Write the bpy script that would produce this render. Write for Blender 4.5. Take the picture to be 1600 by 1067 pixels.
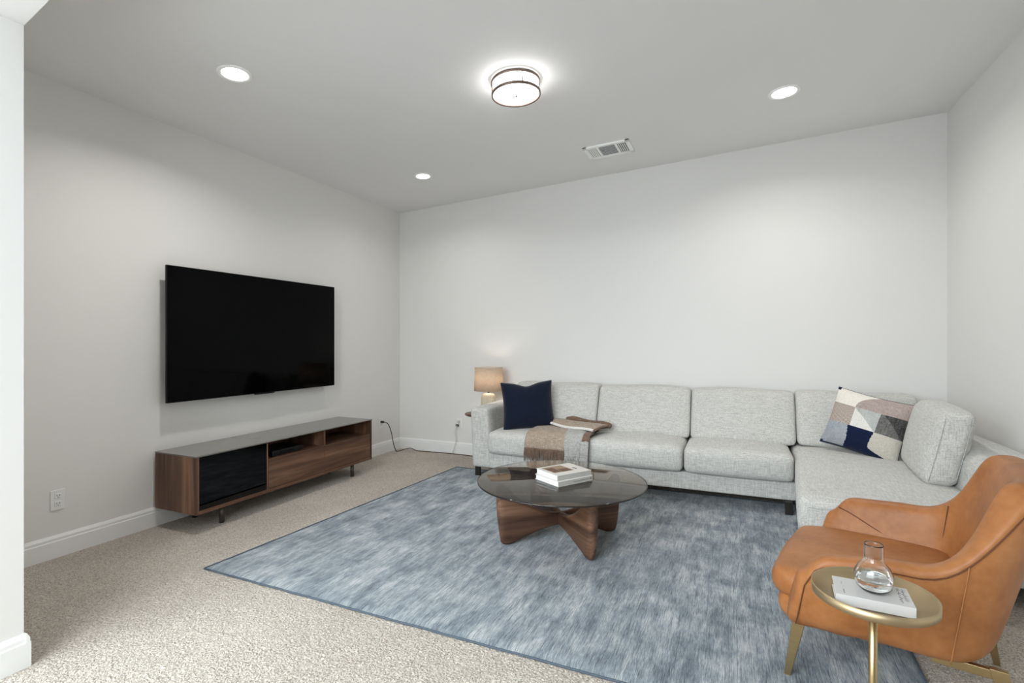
import bpy, bmesh, math, random
from mathutils import Vector, Matrix

for o in list(bpy.data.objects): bpy.data.objects.remove(o, do_unlink=True)
S = bpy.context.scene
COL = S.collection
R = math.radians
random.seed(7)

# ------------------------------------------------------------------ camera
cam = bpy.data.cameras.new('camera'); camo = bpy.data.objects.new('camera', cam); COL.objects.link(camo)
cam.sensor_width = 36; cam.lens = 18.0; cam.clip_start = 0.02
camo.location = (0, 0, 1.24); camo.rotation_euler = (R(90), 0, math.atan2(348, 800))
S.camera = camo

# ------------------------------------------------------------------ world, daylight, exposure
W = bpy.data.worlds.new('sky'); S.world = W; W.use_nodes = True
bg = W.node_tree.nodes['Background']; bg.inputs[0].default_value = (0.80, 0.90, 1.0, 1); bg.inputs[1].default_value = 1.0

def area(name, loc, rot, sx, sy, power, col):
    l = bpy.data.lights.new(name, 'AREA'); l.shape = 'RECTANGLE'; l.size = sx; l.size_y = sy
    l.energy = power; l.color = col
    o = bpy.data.objects.new(name, l); COL.objects.link(o); o.location = loc; o.rotation_euler = rot
    return o
# daylight entering by the big window of the room behind the camera
area('window_daylight', (-1.85, -1.14, 1.62), (R(84), 0, 0), 3.3, 1.95, 118, (0.88, 0.95, 1.0))
# the sky seen from the floor by that window, above and beyond it
area('sky_daylight', (-2.2, -2.5, 3.2), (R(52), 0, 0), 5.0, 1.8, 450, (0.88, 0.95, 1.0))

S.view_settings.view_transform = 'Standard'
S.view_settings.look = 'None'
S.view_settings.gamma = 1.0
S.view_settings.use_curve_mapping = False
S.view_settings.exposure = 0.07

# ------------------------------------------------------------------ geometry constants
XL, XR, YB = -3.58, 1.50, 4.95
CK = 0.0532
def cz(x): return 2.735 + CK * (x - XL)
CTILT = -math.atan(CK)

# ------------------------------------------------------------------ material helpers
class NT:
    def __init__(s, name):
        s.m = bpy.data.materials.new(name); s.m.use_nodes = True
        s.t = s.m.node_tree; s.n = s.t.nodes; s.n.clear()
        s.out = s.n.new('ShaderNodeOutputMaterial')
        s.p = s.n.new('ShaderNodeBsdfPrincipled'); s.t.links.new(s.p.outputs[0], s.out.inputs[0])
    def node(s, ty, **kw):
        n = s.n.new(ty)
        for k, v in kw.items():
            if isinstance(k, str) and hasattr(n, k): setattr(n, k, v)
            else: n.inputs[k].default_value = v
        return n
    def link(s, a, b): s.t.links.new(a, b)
    def coords(s, scale=(1, 1, 1), rot=(0, 0, 0), kind='Object'):
        tc = s.n.new('ShaderNodeTexCoord'); mp = s.n.new('ShaderNodeMapping')
        mp.inputs['Scale'].default_value = scale; mp.inputs['Rotation'].default_value = rot
        s.link(tc.outputs[kind], mp.inputs[0]); return mp.outputs[0]
    def noise(s, vec, scale=5, detail=4, rough=.5, dist=0):
        n = s.n.new('ShaderNodeTexNoise'); n.inputs['Scale'].default_value = scale
        n.inputs['Detail'].default_value = detail; n.inputs['Roughness'].default_value = rough
        n.inputs['Distortion'].default_value = dist
        s.link(vec, n.inputs['Vector']); return n.outputs[0]
    def ramp(s, fac, stops):
        r = s.n.new('ShaderNodeValToRGB'); e = r.color_ramp.elements
        while len(e) < len(stops): e.new(.5)
        for el, (p, c) in zip(e, stops):
            el.position = p; el.color = (*c, 1) if len(c) == 3 else c
        s.link(fac, r.inputs[0]); return r.outputs[0]
    def math(s, op, a, b=None):
        m = s.n.new('ShaderNodeMath'); m.operation = op
        for i, v in enumerate((a, b)):
            if v is None: continue
            if isinstance(v, (int, float)): m.inputs[i].default_value = v
            else: s.link(v, m.inputs[i])
        return m.outputs[0]
    def mixc(s, fac, a, b, mode='MIX'):
        m = s.n.new('ShaderNodeMix'); m.data_type = 'RGBA'; m.blend_type = mode
        for i, v in ((0, fac), (6, a), (7, b)):
            if isinstance(v, (int, float)): m.inputs[i].default_value = v
            elif isinstance(v, tuple): m.inputs[i].default_value = (*v, 1)
            else: s.link(v, m.inputs[i])
        return m.outputs[2]
    def bump(s, h, strength=.3, dist=.01):
        b = s.n.new('ShaderNodeBump'); b.inputs['Strength'].default_value = strength; b.inputs['Distance'].default_value = dist
        s.link(h, b.inputs['Height']); s.link(b.outputs[0], s.p.inputs['Normal'])
    def set(s, base=None, rough=None, metal=None, spec=None, **kw):
        if base is not None:
            if isinstance(base, tuple): s.p.inputs['Base Color'].default_value = (*base, 1)
            else: s.link(base, s.p.inputs['Base Color'])
        for k, v in (('Roughness', rough), ('Metallic', metal), ('Specular IOR Level', spec)):
            if v is None: continue
            if isinstance(v, (int, float)): s.p.inputs[k].default_value = v
            else: s.link(v, s.p.inputs[k])
        for k, v in kw.items(): s.p.inputs[k.replace('_', ' ')].default_value = v
        return s.m

def srgb(r, g, b):
    f = lambda c: (c/255/12.92) if c/255 <= .04045 else ((c/255+.055)/1.055)**2.4
    return (f(r), f(g), f(b))

M = {}
def plain(name, col, rough=.5, metal=0, spec=.5, var=.06, vs=8):
    t = NT(name); v = t.coords()
    n = t.noise(v, vs, 3)
    c = t.ramp(n, [(.3, tuple(x*(1-var) for x in col)), (.7, tuple(min(1, x*(1+var)) for x in col))])
    M[name] = t.set(c, rough, metal, spec); return t

def paint(name, col, bump=.05):
    t = NT(name); v = t.coords()
    n = t.noise(v, 160, 3, .6); big = t.noise(v, 1.2, 2)
    c = t.ramp(big, [(.3, tuple(x*.985 for x in col)), (.7, col)])
    t.bump(n, bump, .002); M[name] = t.set(c, .7, 0, .25)
paint('wall_paint', srgb(228, 226, 223)); paint('ceiling_paint', srgb(233, 232, 231)); paint('trim_paint', srgb(236, 236, 234), .0)
M['trim_paint'].node_tree.nodes['Principled BSDF'].inputs['Roughness'].default_value = .4

def carpet():
    t = NT('carpet'); v = t.coords()
    d = t.noise(v, 14, 2, .5)
    wp = t.n.new('ShaderNodeVectorMath'); wp.operation = 'MULTIPLY_ADD'
    cn = t.n.new('ShaderNodeTexNoise'); cn.inputs['Scale'].default_value = 60; t.link(v, cn.inputs['Vector'])
    wp.inputs[1].default_value = (.02, .02, .02); t.link(cn.outputs[1], wp.inputs[0]); t.link(v, wp.inputs[2])
    vo = t.n.new('ShaderNodeTexVoronoi'); vo.inputs['Scale'].default_value = 95; t.link(wp.outputs[0], vo.inputs['Vector'])
    fine = t.noise(wp.outputs[0], 150, 3, .7)
    mot = t.noise(v, 2.2, 3, .55)
    base = t.ramp(fine, [(.34, srgb(142, 129, 115)), (.5, srgb(212, 201, 187)), (.66, srgb(243, 234, 222))])
    patch = t.ramp(mot, [(.3, (.86, .85, .84)), (.65, (1, 1, 1))])
    c = t.mixc(1.0, base, patch, 'MULTIPLY')
    hh = t.math('ADD', t.math('MULTIPLY', vo.outputs[0], -1.0), t.math('MULTIPLY', fine, 1.2))
    t.bump(hh, .9, .012)
    t.p.inputs['Sheen Weight'].default_value = .2
    M['carpet'] = t.set(c, .95, 0, .1)
carpet()

def rug():
    t = NT('rug_pile')
    str1 = t.noise(t.coords((22, 4.5, 1)), 1, 5, .62, .4)
    str2 = t.noise(t.coords((4, 2.2, 1)), 1.6, 4, .6, .6)
    str3 = t.noise(t.coords((2.0, 9, 1)), 1, 4, .6, .3)
    thr = t.noise(t.coords((330, 26, 1)), 1, 3, .7)
    a = t.math('ADD', t.math('MULTIPLY', str1, .38), t.math('MULTIPLY', str2, .40))
    a = t.math('ADD', a, t.math('MULTIPLY', str3, .16))
    a = t.math('ADD', a, t.math('MULTIPLY', thr, .42))
    c = t.ramp(a, [(.55, srgb(78, 90, 101)), (.64, srgb(120, 132, 141)), (.72, srgb(156, 164, 169)), (.81, srgb(196, 198, 199))])
    ln = t.noise(t.coords((150, 7, 1)), 1, 3, .6, .15)
    c = t.mixc(.85, c, t.ramp(ln, [(.36, (.42, .45, .48)), (.48, (1, 1, 1)), (.70, (1.0, 1.0, 1.0))]), 'MULTIPLY')
    thr = t.math('ADD', thr, t.math('MULTIPLY', ln, 1.4))
    t.bump(t.math('ADD', thr, t.math('MULTIPLY', t.noise(t.coords((1, 1, 1)), 260, 2, .6), .7)), .8, .006)
    t.p.inputs['Sheen Weight'].default_value = .25
    M['rug_pile'] = t.set(c, .8, 0, .2)
rug()
plain('rug_binding', srgb(84, 94, 104), .9, 0, .1)

def linen(name, c1, c2, c3, sc=1.0):
    t = NT(name)
    a = t.noise(t.coords((16*sc, 230*sc, 230*sc)), 1, 2, .6)
    b = t.noise(t.coords((230*sc, 230*sc, 16*sc)), 1, 2, .6)
    e = t.noise(t.coords((230*sc, 16*sc, 230*sc)), 1, 2, .6)
    s = t.math('ADD', t.math('ADD', a, b), e)
    f = t.math('MULTIPLY', s, .3333)
    c = t.ramp(f, [(.37, c1), (.5, c2), (.62, c3)])
    t.bump(f, .25, .002)
    t.p.inputs['Sheen Weight'].default_value = .12
    M[name] = t.set(c, .9, 0, .15)
linen('linen', srgb(160, 158, 153), srgb(196, 194, 189), srgb(218, 216, 211))
linen('throw_tan', srgb(118, 100, 86), srgb(164, 146, 130), srgb(192, 178, 163))
linen('throw_brown', srgb(78, 61, 51), srgb(112, 91, 77), srgb(142, 120, 104))
linen('throw_grey', srgb(134, 132, 128), srgb(170, 168, 163), srgb(198, 196, 191))
linen('throw_white', srgb(205, 200, 192), srgb(226, 222, 215), srgb(236, 233, 228))
linen('throw_dark', srgb(40, 32, 28), srgb(58, 47, 41), srgb(76, 62, 54))
linen('navy_cloth', srgb(13, 18, 32), srgb(18, 25, 43), srgb(25, 33, 53), 1.5)
linen('patch_cream', srgb(214, 205, 193), srgb(230, 223, 212), srgb(238, 232, 223))
linen('patch_mauve', srgb(146, 130, 124), srgb(168, 152, 146), srgb(186, 171, 165))
linen('patch_grey', srgb(160, 161, 159), srgb(182, 183, 180), srgb(198, 199, 196))
linen('patch_blue_grey', srgb(136, 140, 147), srgb(158, 162, 168), srgb(178, 181, 186))
linen('patch_navy', srgb(10, 20, 44), srgb(14, 26, 56), srgb(20, 34, 66))
linen('patch_charcoal', srgb(72, 70, 69), srgb(104, 102, 100), srgb(140, 137, 133))
linen('patch_black', srgb(34, 34, 36), srgb(66, 64, 64), srgb(108, 105, 103))
linen('patch_beige', srgb(178, 172, 160), srgb(196, 190, 178), srgb(210, 204, 193))
t = NT('patch_dots'); vo = t.n.new('ShaderNodeTexVoronoi'); vo.inputs['Scale'].default_value = 110
vo.inputs['Randomness'].default_value = .1; t.link(t.coords((1, 0, 1), (0, .6, 0)), vo.inputs['Vector'])
M['patch_dots'] = t.set(t.ramp(vo.outputs[0], [(.3, srgb(140, 122, 112)), (.55, srgb(206, 196, 186))]), .9, 0, .1)

def wood(name, axis, cols, rough=.45, sc=1.0):
    t = NT(name); s = [26*sc, 26*sc, 26*sc]; s[axis] = 1.6*sc
    s2 = [9*sc, 9*sc, 9*sc]; s2[axis] = .5*sc
    g = t.noise(t.coords(tuple(s)), 1, 6, .6, .5)
    bands = t.noise(t.coords(tuple(s2)), 1.0, 2, .5, .25)
    f = t.math('ADD', t.math('MULTIPLY', g, .5), t.math('MULTIPLY', bands, .5))
    c = t.ramp(f, [(.36, cols[0]), (.5, cols[1]), (.63, cols[2])])
    t.bump(g, .08, .002)
    M[name] = t.set(c, rough, 0, .4)
WAL = (srgb(68, 47, 36), srgb(102, 72, 55), srgb(136, 102, 80))
wood('walnut_z', 2, WAL); wood('walnut_y', 1, WAL); wood('walnut_x', 0, WAL)
wood('table_walnut', 0, (srgb(56, 37, 28), srgb(94, 67, 51), srgb(136, 102, 80)))
plain('console_top', srgb(122, 119, 113), .22, 0, .55, .02)
plain('metal_dark', srgb(62, 58, 55), .35, .7, .5)
plain('leg_grey', srgb(96, 90, 86), .35, .8, .5)
plain('plastic_black', srgb(14, 14, 15), .35, 0, .4)
plain('plastic_white', srgb(232, 232, 229), .35, 0, .5, .01)
plain('slot_dark', srgb(46, 44, 42), .6)
t = NT('tv_screen'); M['tv_screen'] = t.set(t.ramp(t.noise(t.coords(), 2), [(0, (.0006, .0006, .0007)), (1, (.0009, .0009, .001))]), .06, 0, .06)
plain('tv_bezel', (.004, .004, .004), .4, 0, .2)
plain('vent_white', srgb(250, 250, 248), .45, 0, .4, .01)
plain('vent_dark', srgb(52, 52, 51), .8)
plain('bronze', srgb(122, 106, 97), .4, .75, .5)
plain('cord_brown', srgb(92, 76, 62), .6); plain('cord_black', srgb(28, 26, 25), .5); plain('cord_white', srgb(206, 203, 196), .5)
plain('page_white', srgb(232, 233, 232), .7, 0, .2, .02, 60); plain('book_cream', srgb(208, 203, 196), .55, 0, .3, .02)
plain('book_grey_white', srgb(196, 193, 190), .5, 0, .35, .02); plain('book_white', srgb(216, 214, 211), .5, 0, .35, .02); plain('print_tan', srgb(150, 128, 106), .6, 0, .3, .3, 90)
plain('print_brown', srgb(100, 78, 64), .6, 0, .3, .35, 120); plain('print_ink', srgb(74, 66, 62), .6); plain('print_grey', srgb(150, 145, 138), .6)
plain('spine_grey', srgb(176, 174, 169), .6, 0, .3, .04)
plain('window_pane_frame', srgb(236, 236, 236), .4)

def leather():
    t = NT('leather'); v = t.coords()
    g = t.n.new('ShaderNodeTexVoronoi'); g.inputs['Scale'].default_value = 420; t.link(v, g.inputs['Vector'])
    mot = t.noise(v, 7, 4, .6); f2 = t.noise(v, 45, 3)
    a = t.math('ADD', t.math('MULTIPLY', mot, .75), t.math('MULTIPLY', f2, .25))
    c = t.ramp(a, [(.3, srgb(142, 89, 49)), (.5, srgb(163, 106, 62)), (.7, srgb(177, 120, 74))])
    t.bump(g.outputs[0], .07, .001)
    M['leather'] = t.set(c, .45, 0, .32)
leather()
plain('leather_seam', srgb(104, 62, 34), .55, 0, .3); plain('leather_seam_light', srgb(182, 124, 78), .5, 0, .3)
def brass(name, col, rough):
    t = NT(name); n = t.noise(t.coords((4, 4, 90)), 1, 3)
    t.set(t.ramp(n, [(.3, tuple(x*.92 for x in col)), (.7, col)]), t.math('ADD', t.math('MULTIPLY', n, .12), rough), 1, .5)
    M[name] = t.m
brass('brass', srgb(186, 164, 122), .26); brass('brass_tray', srgb(190, 170, 136), .38)

def glassy(name, tint, refl_ior=1.45, rough=0.0, extra=0.0):
    t = NT(name); t.n.remove(t.p)
    tr = t.n.new('ShaderNodeBsdfTransparent'); gl = t.n.new('ShaderNodeBsdfGlossy'); mx = t.n.new('ShaderNodeMixShader')
    lw = t.n.new('ShaderNodeLayerWeight'); lw.inputs[0].default_value = .5
    f0 = ((refl_ior-1)/(refl_ior+1))**2
    fres = t.math('ADD', t.math('MULTIPLY', t.math('POWER', lw.outputs['Facing'], 5.0), 1-f0), f0)
    n = t.noise(t.coords(), 3, 2)
    t.link(t.ramp(n, [(0, tuple(x*.98 for x in tint)), (1, tint)]), tr.inputs[0])
    gl.inputs['Roughness'].default_value = rough
    fac = t.math('ADD', fres, extra)
    t.link(fac, mx.inputs[0]); t.link(tr.outputs[0], mx.inputs[1]); t.link(gl.outputs[0], mx.inputs[2]); t.link(mx.outputs[0], t.out.inputs[0])
    M[name] = t.m
glassy('bronze_glass', (.585, .51, .425), 1.5, 0.0, .045)
plain('glass_edge', srgb(34, 31, 27), .15, 0, .5)
t = NT('clear_glass'); t.p.inputs['Transmission Weight'].default_value = 1; t.p.inputs['IOR'].default_value = 1.45
M['clear_glass'] = t.set(t.ramp(t.noise(t.coords(), 3), [(0, (.97, .975, .97)), (1, (.985, .985, .98))]), 0.0, 0)
t = NT('water'); t.p.inputs['Transmission Weight'].default_value = 1; t.p.inputs['IOR'].default_value = 1.33
M['water'] = t.set(t.ramp(t.noise(t.coords(), 3), [(0, (.97, .98, .98)), (1, (.985, .99, .99))]), 0.0, 0)
glassy('smoked_glass', (.085, .08, .078), 1.45)
glassy('window_glass', (.98, .99, .99), 1.2)

def emis(name, col, strength):
    t = NT(name); t.n.remove(t.p); e = t.n.new('ShaderNodeEmission'); n = t.noise(t.coords(), 4, 2)
    t.link(t.ramp(n, [(0, tuple(x*.98 for x in col)), (1, col)]), e.inputs[0]); e.inputs[1].default_value = strength
    t.link(e.outputs[0], t.out.inputs[0]); M[name] = t.m
emis('lamp_lens', (1, .975, .94), 14.0)
emis('flush_glass', (1, .98, .96), 9.0)
emis('bulb', (1, .91, .79), 42.0)
def shade():
    t = NT('shade_linen'); t.n.remove(t.p)
    w = t.noise(t.coords((40, 40, 260)), 1, 3, .6)
    c = t.ramp(w, [(.3, srgb(206, 188, 168)), (.7, srgb(228, 212, 194))])
    d = t.n.new('ShaderNodeBsdfDiffuse'); tl = t.n.new('ShaderNodeBsdfTranslucent'); mx = t.n.new('ShaderNodeMixShader')
    t.link(c, d.inputs[0]); t.link(c, tl.inputs[0]); mx.inputs[0].default_value = .45
    t.link(d.outputs[0], mx.inputs[1]); t.link(tl.outputs[0], mx.inputs[2]); t.link(mx.outputs[0], t.out.inputs[0])
    M['shade_linen'] = t.m
shade()
plain('ceramic', srgb(206, 194, 172), .4, 0, .4, .04)

# ------------------------------------------------------------------ mesh helpers
def mk(name, verts, faces, mat, parent=None, smooth=False, bevel=0, seg=2, sub=0, mats=None, fm=None):
    me = bpy.data.meshes.new(name); me.from_pydata([tuple(v) for v in verts], [], faces)
    for m in (mats or [mat]): me.materials.append(M[m])
    if fm: me.polygons.foreach_set('material_index', fm)
    bm = bmesh.new(); bm.from_mesh(me); bmesh.ops.recalc_face_normals(bm, faces=bm.faces); bm.to_mesh(me); bm.free()
    if smooth: me.polygons.foreach_set('use_smooth', [True]*len(me.polygons))
    me.update()
    o = bpy.data.objects.new(name, me); COL.objects.link(o)
    if parent: o.parent = parent
    if bevel:
        b = o.modifiers.new('bevel', 'BEVEL'); b.width = bevel; b.segments = seg; b.limit_method = 'ANGLE'
        me.polygons.foreach_set('use_smooth', [True]*len(me.polygons))
        b.harden_normals = True
    if sub:
        s = o.modifiers.new('subd', 'SUBSURF'); s.levels = sub; s.render_levels = sub
    return o

def tag(o, label, cat=None, group=None, kind=None):
    if label: o['label'] = label
    if cat: o['category'] = cat
    if group: o['group'] = group
    if kind: o['kind'] = kind
    return o
def empty(name, loc=(0, 0, 0), rot=(0, 0, 0), label=None, cat=None, group=None, kind=None):
    o = bpy.data.objects.new(name, None); COL.objects.link(o); o.location = loc; o.rotation_euler = rot
    o.empty_display_size = .1
    return tag(o, label, cat, group, kind)

def prism(pts, z0, z1):
    n = len(pts); v = [(x, y, z0) for x, y in pts] + [(x, y, z1) for x, y in pts]
    f = [list(range(n))[::-1], list(range(n, 2*n))] + [[i, (i+1) % n, n+(i+1) % n, n+i] for i in range(n)]
    return v, f
def boxv(x0, x1, y0, y1, z0, z1): return prism([(x0, y0), (x1, y0), (x1, y1), (x0, y1)], z0, z1)
def box(name, b, mat, parent=None, bevel=0, seg=2):
    return mk(name, *boxv(*b), mat, parent, bevel=bevel, seg=seg)

def lathe(name, prof, mat, parent=None, n=48, loc=(0, 0, 0), ribs=None, closed=False, smooth=True):
    v = []; f = []; k = len(prof)
    for i in range(n):
        a = 2*math.pi*i/n; q = 1.0 if not ribs else 1 - ribs[1]*(.5+.5*math.cos(a*ribs[0]))**2
        for r, z in prof: v.append((loc[0]+r*q*math.cos(a), loc[1]+r*q*math.sin(a), loc[2]+z))
    for i in range(n):
        j = (i+1) % n
        for m in range(k-1 if not closed else k):
            m2 = (m+1) % k
            f.append([i*k+m, j*k+m, j*k+m2, i*k+m2])
    me = mk(name, v, f, mat, parent, smooth)
    bm = bmesh.new(); bm.from_mesh(me.data); bmesh.ops.remove_doubles(bm, verts=bm.verts, dist=1e-5)
    bmesh.ops.recalc_face_normals(bm, faces=bm.faces); bm.to_mesh(me.data); bm.free()
    return me

def catmull(pts, n=8):
    P = [Vector(p) for p in pts]; out = []
    Q = [P[0]*2-P[1]] + P + [P[-1]*2-P[-2]]
    for i in range(1, len(Q)-2):
        for k in range(n):
            t = k/n; a, b, c, d = Q[i-1], Q[i], Q[i+1], Q[i+2]
            out.append(.5*((2*b)+(c-a)*t+(2*a-5*b+4*c-d)*t*t+(3*b-a-3*c+d)*t**3))
    out.append(P[-1]); return out
def tubev(pts, r, n=6, closed=False):
    P = [Vector(p) for p in pts]; v = []; f = []; L = len(P)
    up = Vector((0, 0, 1)); prev = None
    for i, p in enumerate(P):
        if closed: d = (P[(i+1) % L]-P[i-1])
        else: d = P[min(i+1, L-1)]-P[max(i-1, 0)]
        d.normalize()
        if prev is None:
            a = d.cross(up)
            if a.length < .1: a = d.cross(Vector((1, 0, 0)))
        else: a = prev - d*prev.dot(d)
        a.normalize(); prev = a; b = d.cross(a)
        rr = r[i] if isinstance(r, (list, tuple)) else r
        for k in range(n):
            t = 2*math.pi*k/n; v.append(p+a*rr*math.cos(t)+b*rr*math.sin(t))
    for i in range(L if closed else L-1):
        j = (i+1) % L
        for k in range(n): f.append([i*n+k, i*n+(k+1) % n, j*n+(k+1) % n, j*n+k])
    if not closed: f.append(list(range(n))[::-1]); f.append([(L-1)*n+k for k in range(n)])
    return v, f
def tube(name, pts, r, mat, parent=None, n=6, closed=False): return mk(name, *tubev(pts, r, n, closed), mat, parent, smooth=True)

def soft_box(name, b, r, mat, parent=None, crown=(0, 0, 0), n=12, fn=None, flat=None):
    """box with rounded edges and swollen faces; crown = bulge of the x, y, z faces; fn deforms"""
    x0, x1, y0, y1, z0, z1 = b; c = Vector(((x0+x1)/2, (y0+y1)/2, (z0+z1)/2)); h = Vector(((x1-x0)/2, (y1-y0)/2, (z1-z0)/2))
    bm = bmesh.new(); bmesh.ops.create_cube(bm, size=2.0)
    bmesh.ops.subdivide_edges(bm, edges=bm.edges, cuts=n, use_grid_fill=True)
    for v in bm.verts:
        u = v.co.copy()
        # denser samples near the edges
        u = Vector([math.copysign(1-(1-abs(t))**1.6, t) for t in u])
        p = Vector((u.x*h.x, u.y*h.y, u.z*h.z))
        q = Vector([max(-(h[i]-r), min(h[i]-r, p[i])) for i in range(3)])
        d = p-q
        if d.length > 1e-9: d = d.normalized()*r
        p = q+d
        cx, cy, cz_ = crown; nx, ny, nz = (abs(p[i])/h[i] for i in range(3))
        fx, fy, fz = (max(0, 1-t*t) for t in (nx, ny, nz))
        p.x += math.copysign(cx*(fy*fz)**.7*nx**2, p.x); p.y += math.copysign(cy*(fx*fz)**.7*ny**2, p.y)
        p.z += math.copysign(cz_*(fx*fy)**.7*nz**2, p.z)
        p += c
        v.co = fn(p) if fn else p
    me = bpy.data.meshes.new(name); bm.to_mesh(me); bm.free(); me.materials.append(M[mat])
    me.polygons.foreach_set('use_smooth', [True]*len(me.polygons))
    o = bpy.data.objects.new(name, me); COL.objects.link(o); o.parent = parent
    return o

# ================================================================== THE SETTING
def struct(o, label=None): o['kind'] = 'structure'; (label and o.__setitem__('label', label)); return o
T = .12
struct(box('floor', (-3.8, 3.6, -1.3, YB+.2, -.1, 0), 'carpet'), 'beige textured carpet covering the whole floor')
# gently sloping ceiling of the room
v = [(x, y, cz(x)+dz) for dz in (0, .1) for x, y in ((XL-.2, .25), (XR+.2, .25), (XR+.2, YB+.2), (XL-.2, YB+.2))]
struct(mk('ceiling', v, [[0, 3, 2, 1], [4, 5, 6, 7], [0, 1, 5, 4], [1, 2, 6, 5], [2, 3, 7, 6], [3, 0, 4, 7]], 'ceiling_paint'), 'pale painted ceiling above the seating area')
struct(box('wall_left', (XL-T, XL, -1.3, YB+T, 0, 3.15), 'wall_paint'), 'light painted wall carrying the television')
struct(box('wall_back', (XL, XR, YB, YB+T, 0, 3.15), 'wall_paint'), 'light painted wall behind the long sofa')
struct(box('wall_right', (XR, XR+T, .25, YB+T, 0, 3.15), 'wall_paint'), 'light painted wall at the right behind the chaise')
JX, JY = -2.484, 1.047
struct(box('wall_front', (XL, JX, JY-.14, JY, 0, 3.15), 'wall_paint'), 'white wall end beside the opening')
v, f = prism([(JX, JY-.14), (JX, JY), (XR, JY-.631), (XR, JY-.771)], 2.443, 3.2)
struct(mk('trim_1', v, f, 'wall_paint'), 'white header over the wide opening')
# the sunroom end behind the camera, with the wide window the daylight comes through
RY = -1.0
struct(box('ceiling', (XL-.2, 3.6, RY-.12, JY-.15, 2.80, 2.9), 'ceiling_paint'))
struct(box('wall_right', (3.48, 3.6, RY-.2, .4, 0, 2.8), 'wall_paint'))
struct(box('wall_front', (XR, 3.6, .25, .37, 0, 2.8), 'wall_paint'))
WX0, WX1, WZ0, WZ1 = -3.5, -0.2, .62, 2.62
for b in ((XL, WX0, RY-.12, RY, 0, 2.8), (WX1, 3.6, RY-.12, RY, 0, 2.8), (WX0, WX1, RY-.12, RY, 0, WZ0), (WX0, WX1, RY-.12, RY, WZ1, 2.8)):
    struct(box('wall_rear', b, 'wall_paint'))
win = struct(empty('window_1', (0, RY-.06, 0)))
for i in range(4):
    x = WX0+(WX1-WX0)*i/3; box('mullion', (x-.03, x+.03, -.03, .03, WZ0, WZ1), 'window_pane_frame', win)
for z in (WZ0, WZ1-.05): box('frame_rail', (WX0, WX1, -.03, .03, z, z+.05), 'window_pane_frame', win)
for i in range(3):
    x = WX0+(WX1-WX0)*i/3; box('pane', (x+.03, x+(WX1-WX0)/3-.03, -.004, .004, WZ0+.05, WZ1-.05), 'window_glass', win)

# baseboards with a stepped moulded top
def baseboard(name, a, b, nrm, label, hgt=.128):
    a, b, nv = Vector(a), Vector(b), Vector(nrm); pr = [(0, 0), (.016, 0), (.016, hgt-.034), (.0125, hgt-.030), (.0125, hgt-.016), (.007, hgt-.006), (.004, hgt), (0, hgt)]
    v = [p+nv*d+Vector((0, 0, z)) for p in (a, b) for d, z in pr]; k = len(pr)
    f = [list(range(k)), list(range(k, 2*k))[::-1]] + [[i, (i+1) % k, k+(i+1) % k, k+i] for i in range(k)]
    struct(mk(name, v, f, 'trim_paint'), label)
baseboard('baseboard_left', (XL, JY, 0), (XL, YB, 0), (1, 0, 0), 'white moulded baseboard under the television wall')
baseboard('baseboard_back', (XL, YB, 0), (XR, YB, 0), (0, -1, 0), 'white moulded baseboard along the sofa wall')
baseboard('baseboard_right', (XR, .45, 0), (XR, YB, 0), (-1, 0, 0), 'white moulded baseboard along the right wall')
baseboard('baseboard_front', (JX, JY-.14, 0), (JX, JY, 0), (1, 0, 0), 'white moulded baseboard wrapping the wall end')
baseboard('baseboard_front', (XL, JY, 0), (JX+.016, JY, 0), (0, 1, 0), 'white moulded baseboard wrapping the wall end')

# ================================================================== RUG
rp = [(-2.645, 1.885), (.625, 1.845), (.70, 4.40), (-2.505, 4.40)]
rugo = empty('area_rug', label='large blue-grey streaked area rug under the coffee table', cat='rug')
def lerp2(u, w):
    a = Vector(rp[0]).lerp(Vector(rp[1]), u); b = Vector(rp[3]).lerp(Vector(rp[2]), u); return a.lerp(b, w)
N1, N2 = 90, 70; v = []; f = []
for j in range(N2+1):
    for i in range(N1+1):
        p = lerp2(i/N1, j/N2); e = min(i/N1, 1-i/N1, j/N2*.8, (1-j/N2)*.8)*3.2
        v.append((p.x, p.y, .004+.009*min(1, (e/.03))**.5 + random.uniform(-.0006, .0006)))
for j in range(N2):
    for i in range(N1): a = j*(N1+1)+i; f.append([a, a+1, a+N1+2, a+N1+1])
mk('pile', v, f, 'rug_pile', rugo, smooth=True)
edge = []
for k in range(4):
    a, b = Vector(rp[k]), Vector(rp[(k+1) % 4])
    for s in range(30): p = a.lerp(b, s/30); edge.append((p.x+random.uniform(-.002, .002), p.y+random.uniform(-.002, .002), .006))
tube('binding', edge, .0045, 'rug_binding', rugo, 6, True)

# ================================================================== CEILING FIXTURES
def downlight(x, y, r, label, power):
    t = empty('recessed_light', (x, y, cz(x)), (0, CTILT, 0), label, 'ceiling light', 'recessed ceiling lights')
    lathe('trim_ring', [(r, -.002), (r*1.05, -.006), (r*1.30, -.008), (r*1.36, -.003), (r*1.36, .004), (r, .004)], 'vent_white', t, 48, closed=True)
    lathe('lens', [(0, -.003), (r, -.003), (r, .003), (0, .003)], 'lamp_lens', t, 48)
    l = bpy.data.lights.new('downlight', 'AREA'); l.shape = 'DISK'; l.size = 2*r; l.energy = power; l.color = (1, .98, .95); l.spread = R(150)
    o = bpy.data.objects.new('downlight', l); COL.objects.link(o); o.parent = t; o.location = (0, 0, -.012)
    return t
downlight(-2.644, 2.07, .068, 'round recessed light near the opening, above the television wall', 12)
downlight(.309, 3.946, .074, 'round recessed light over the chaise end of the sofa', 9)
downlight(-2.667, 4.049, .060, 'small far recessed light near the back corner of the ceiling', 4)

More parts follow.
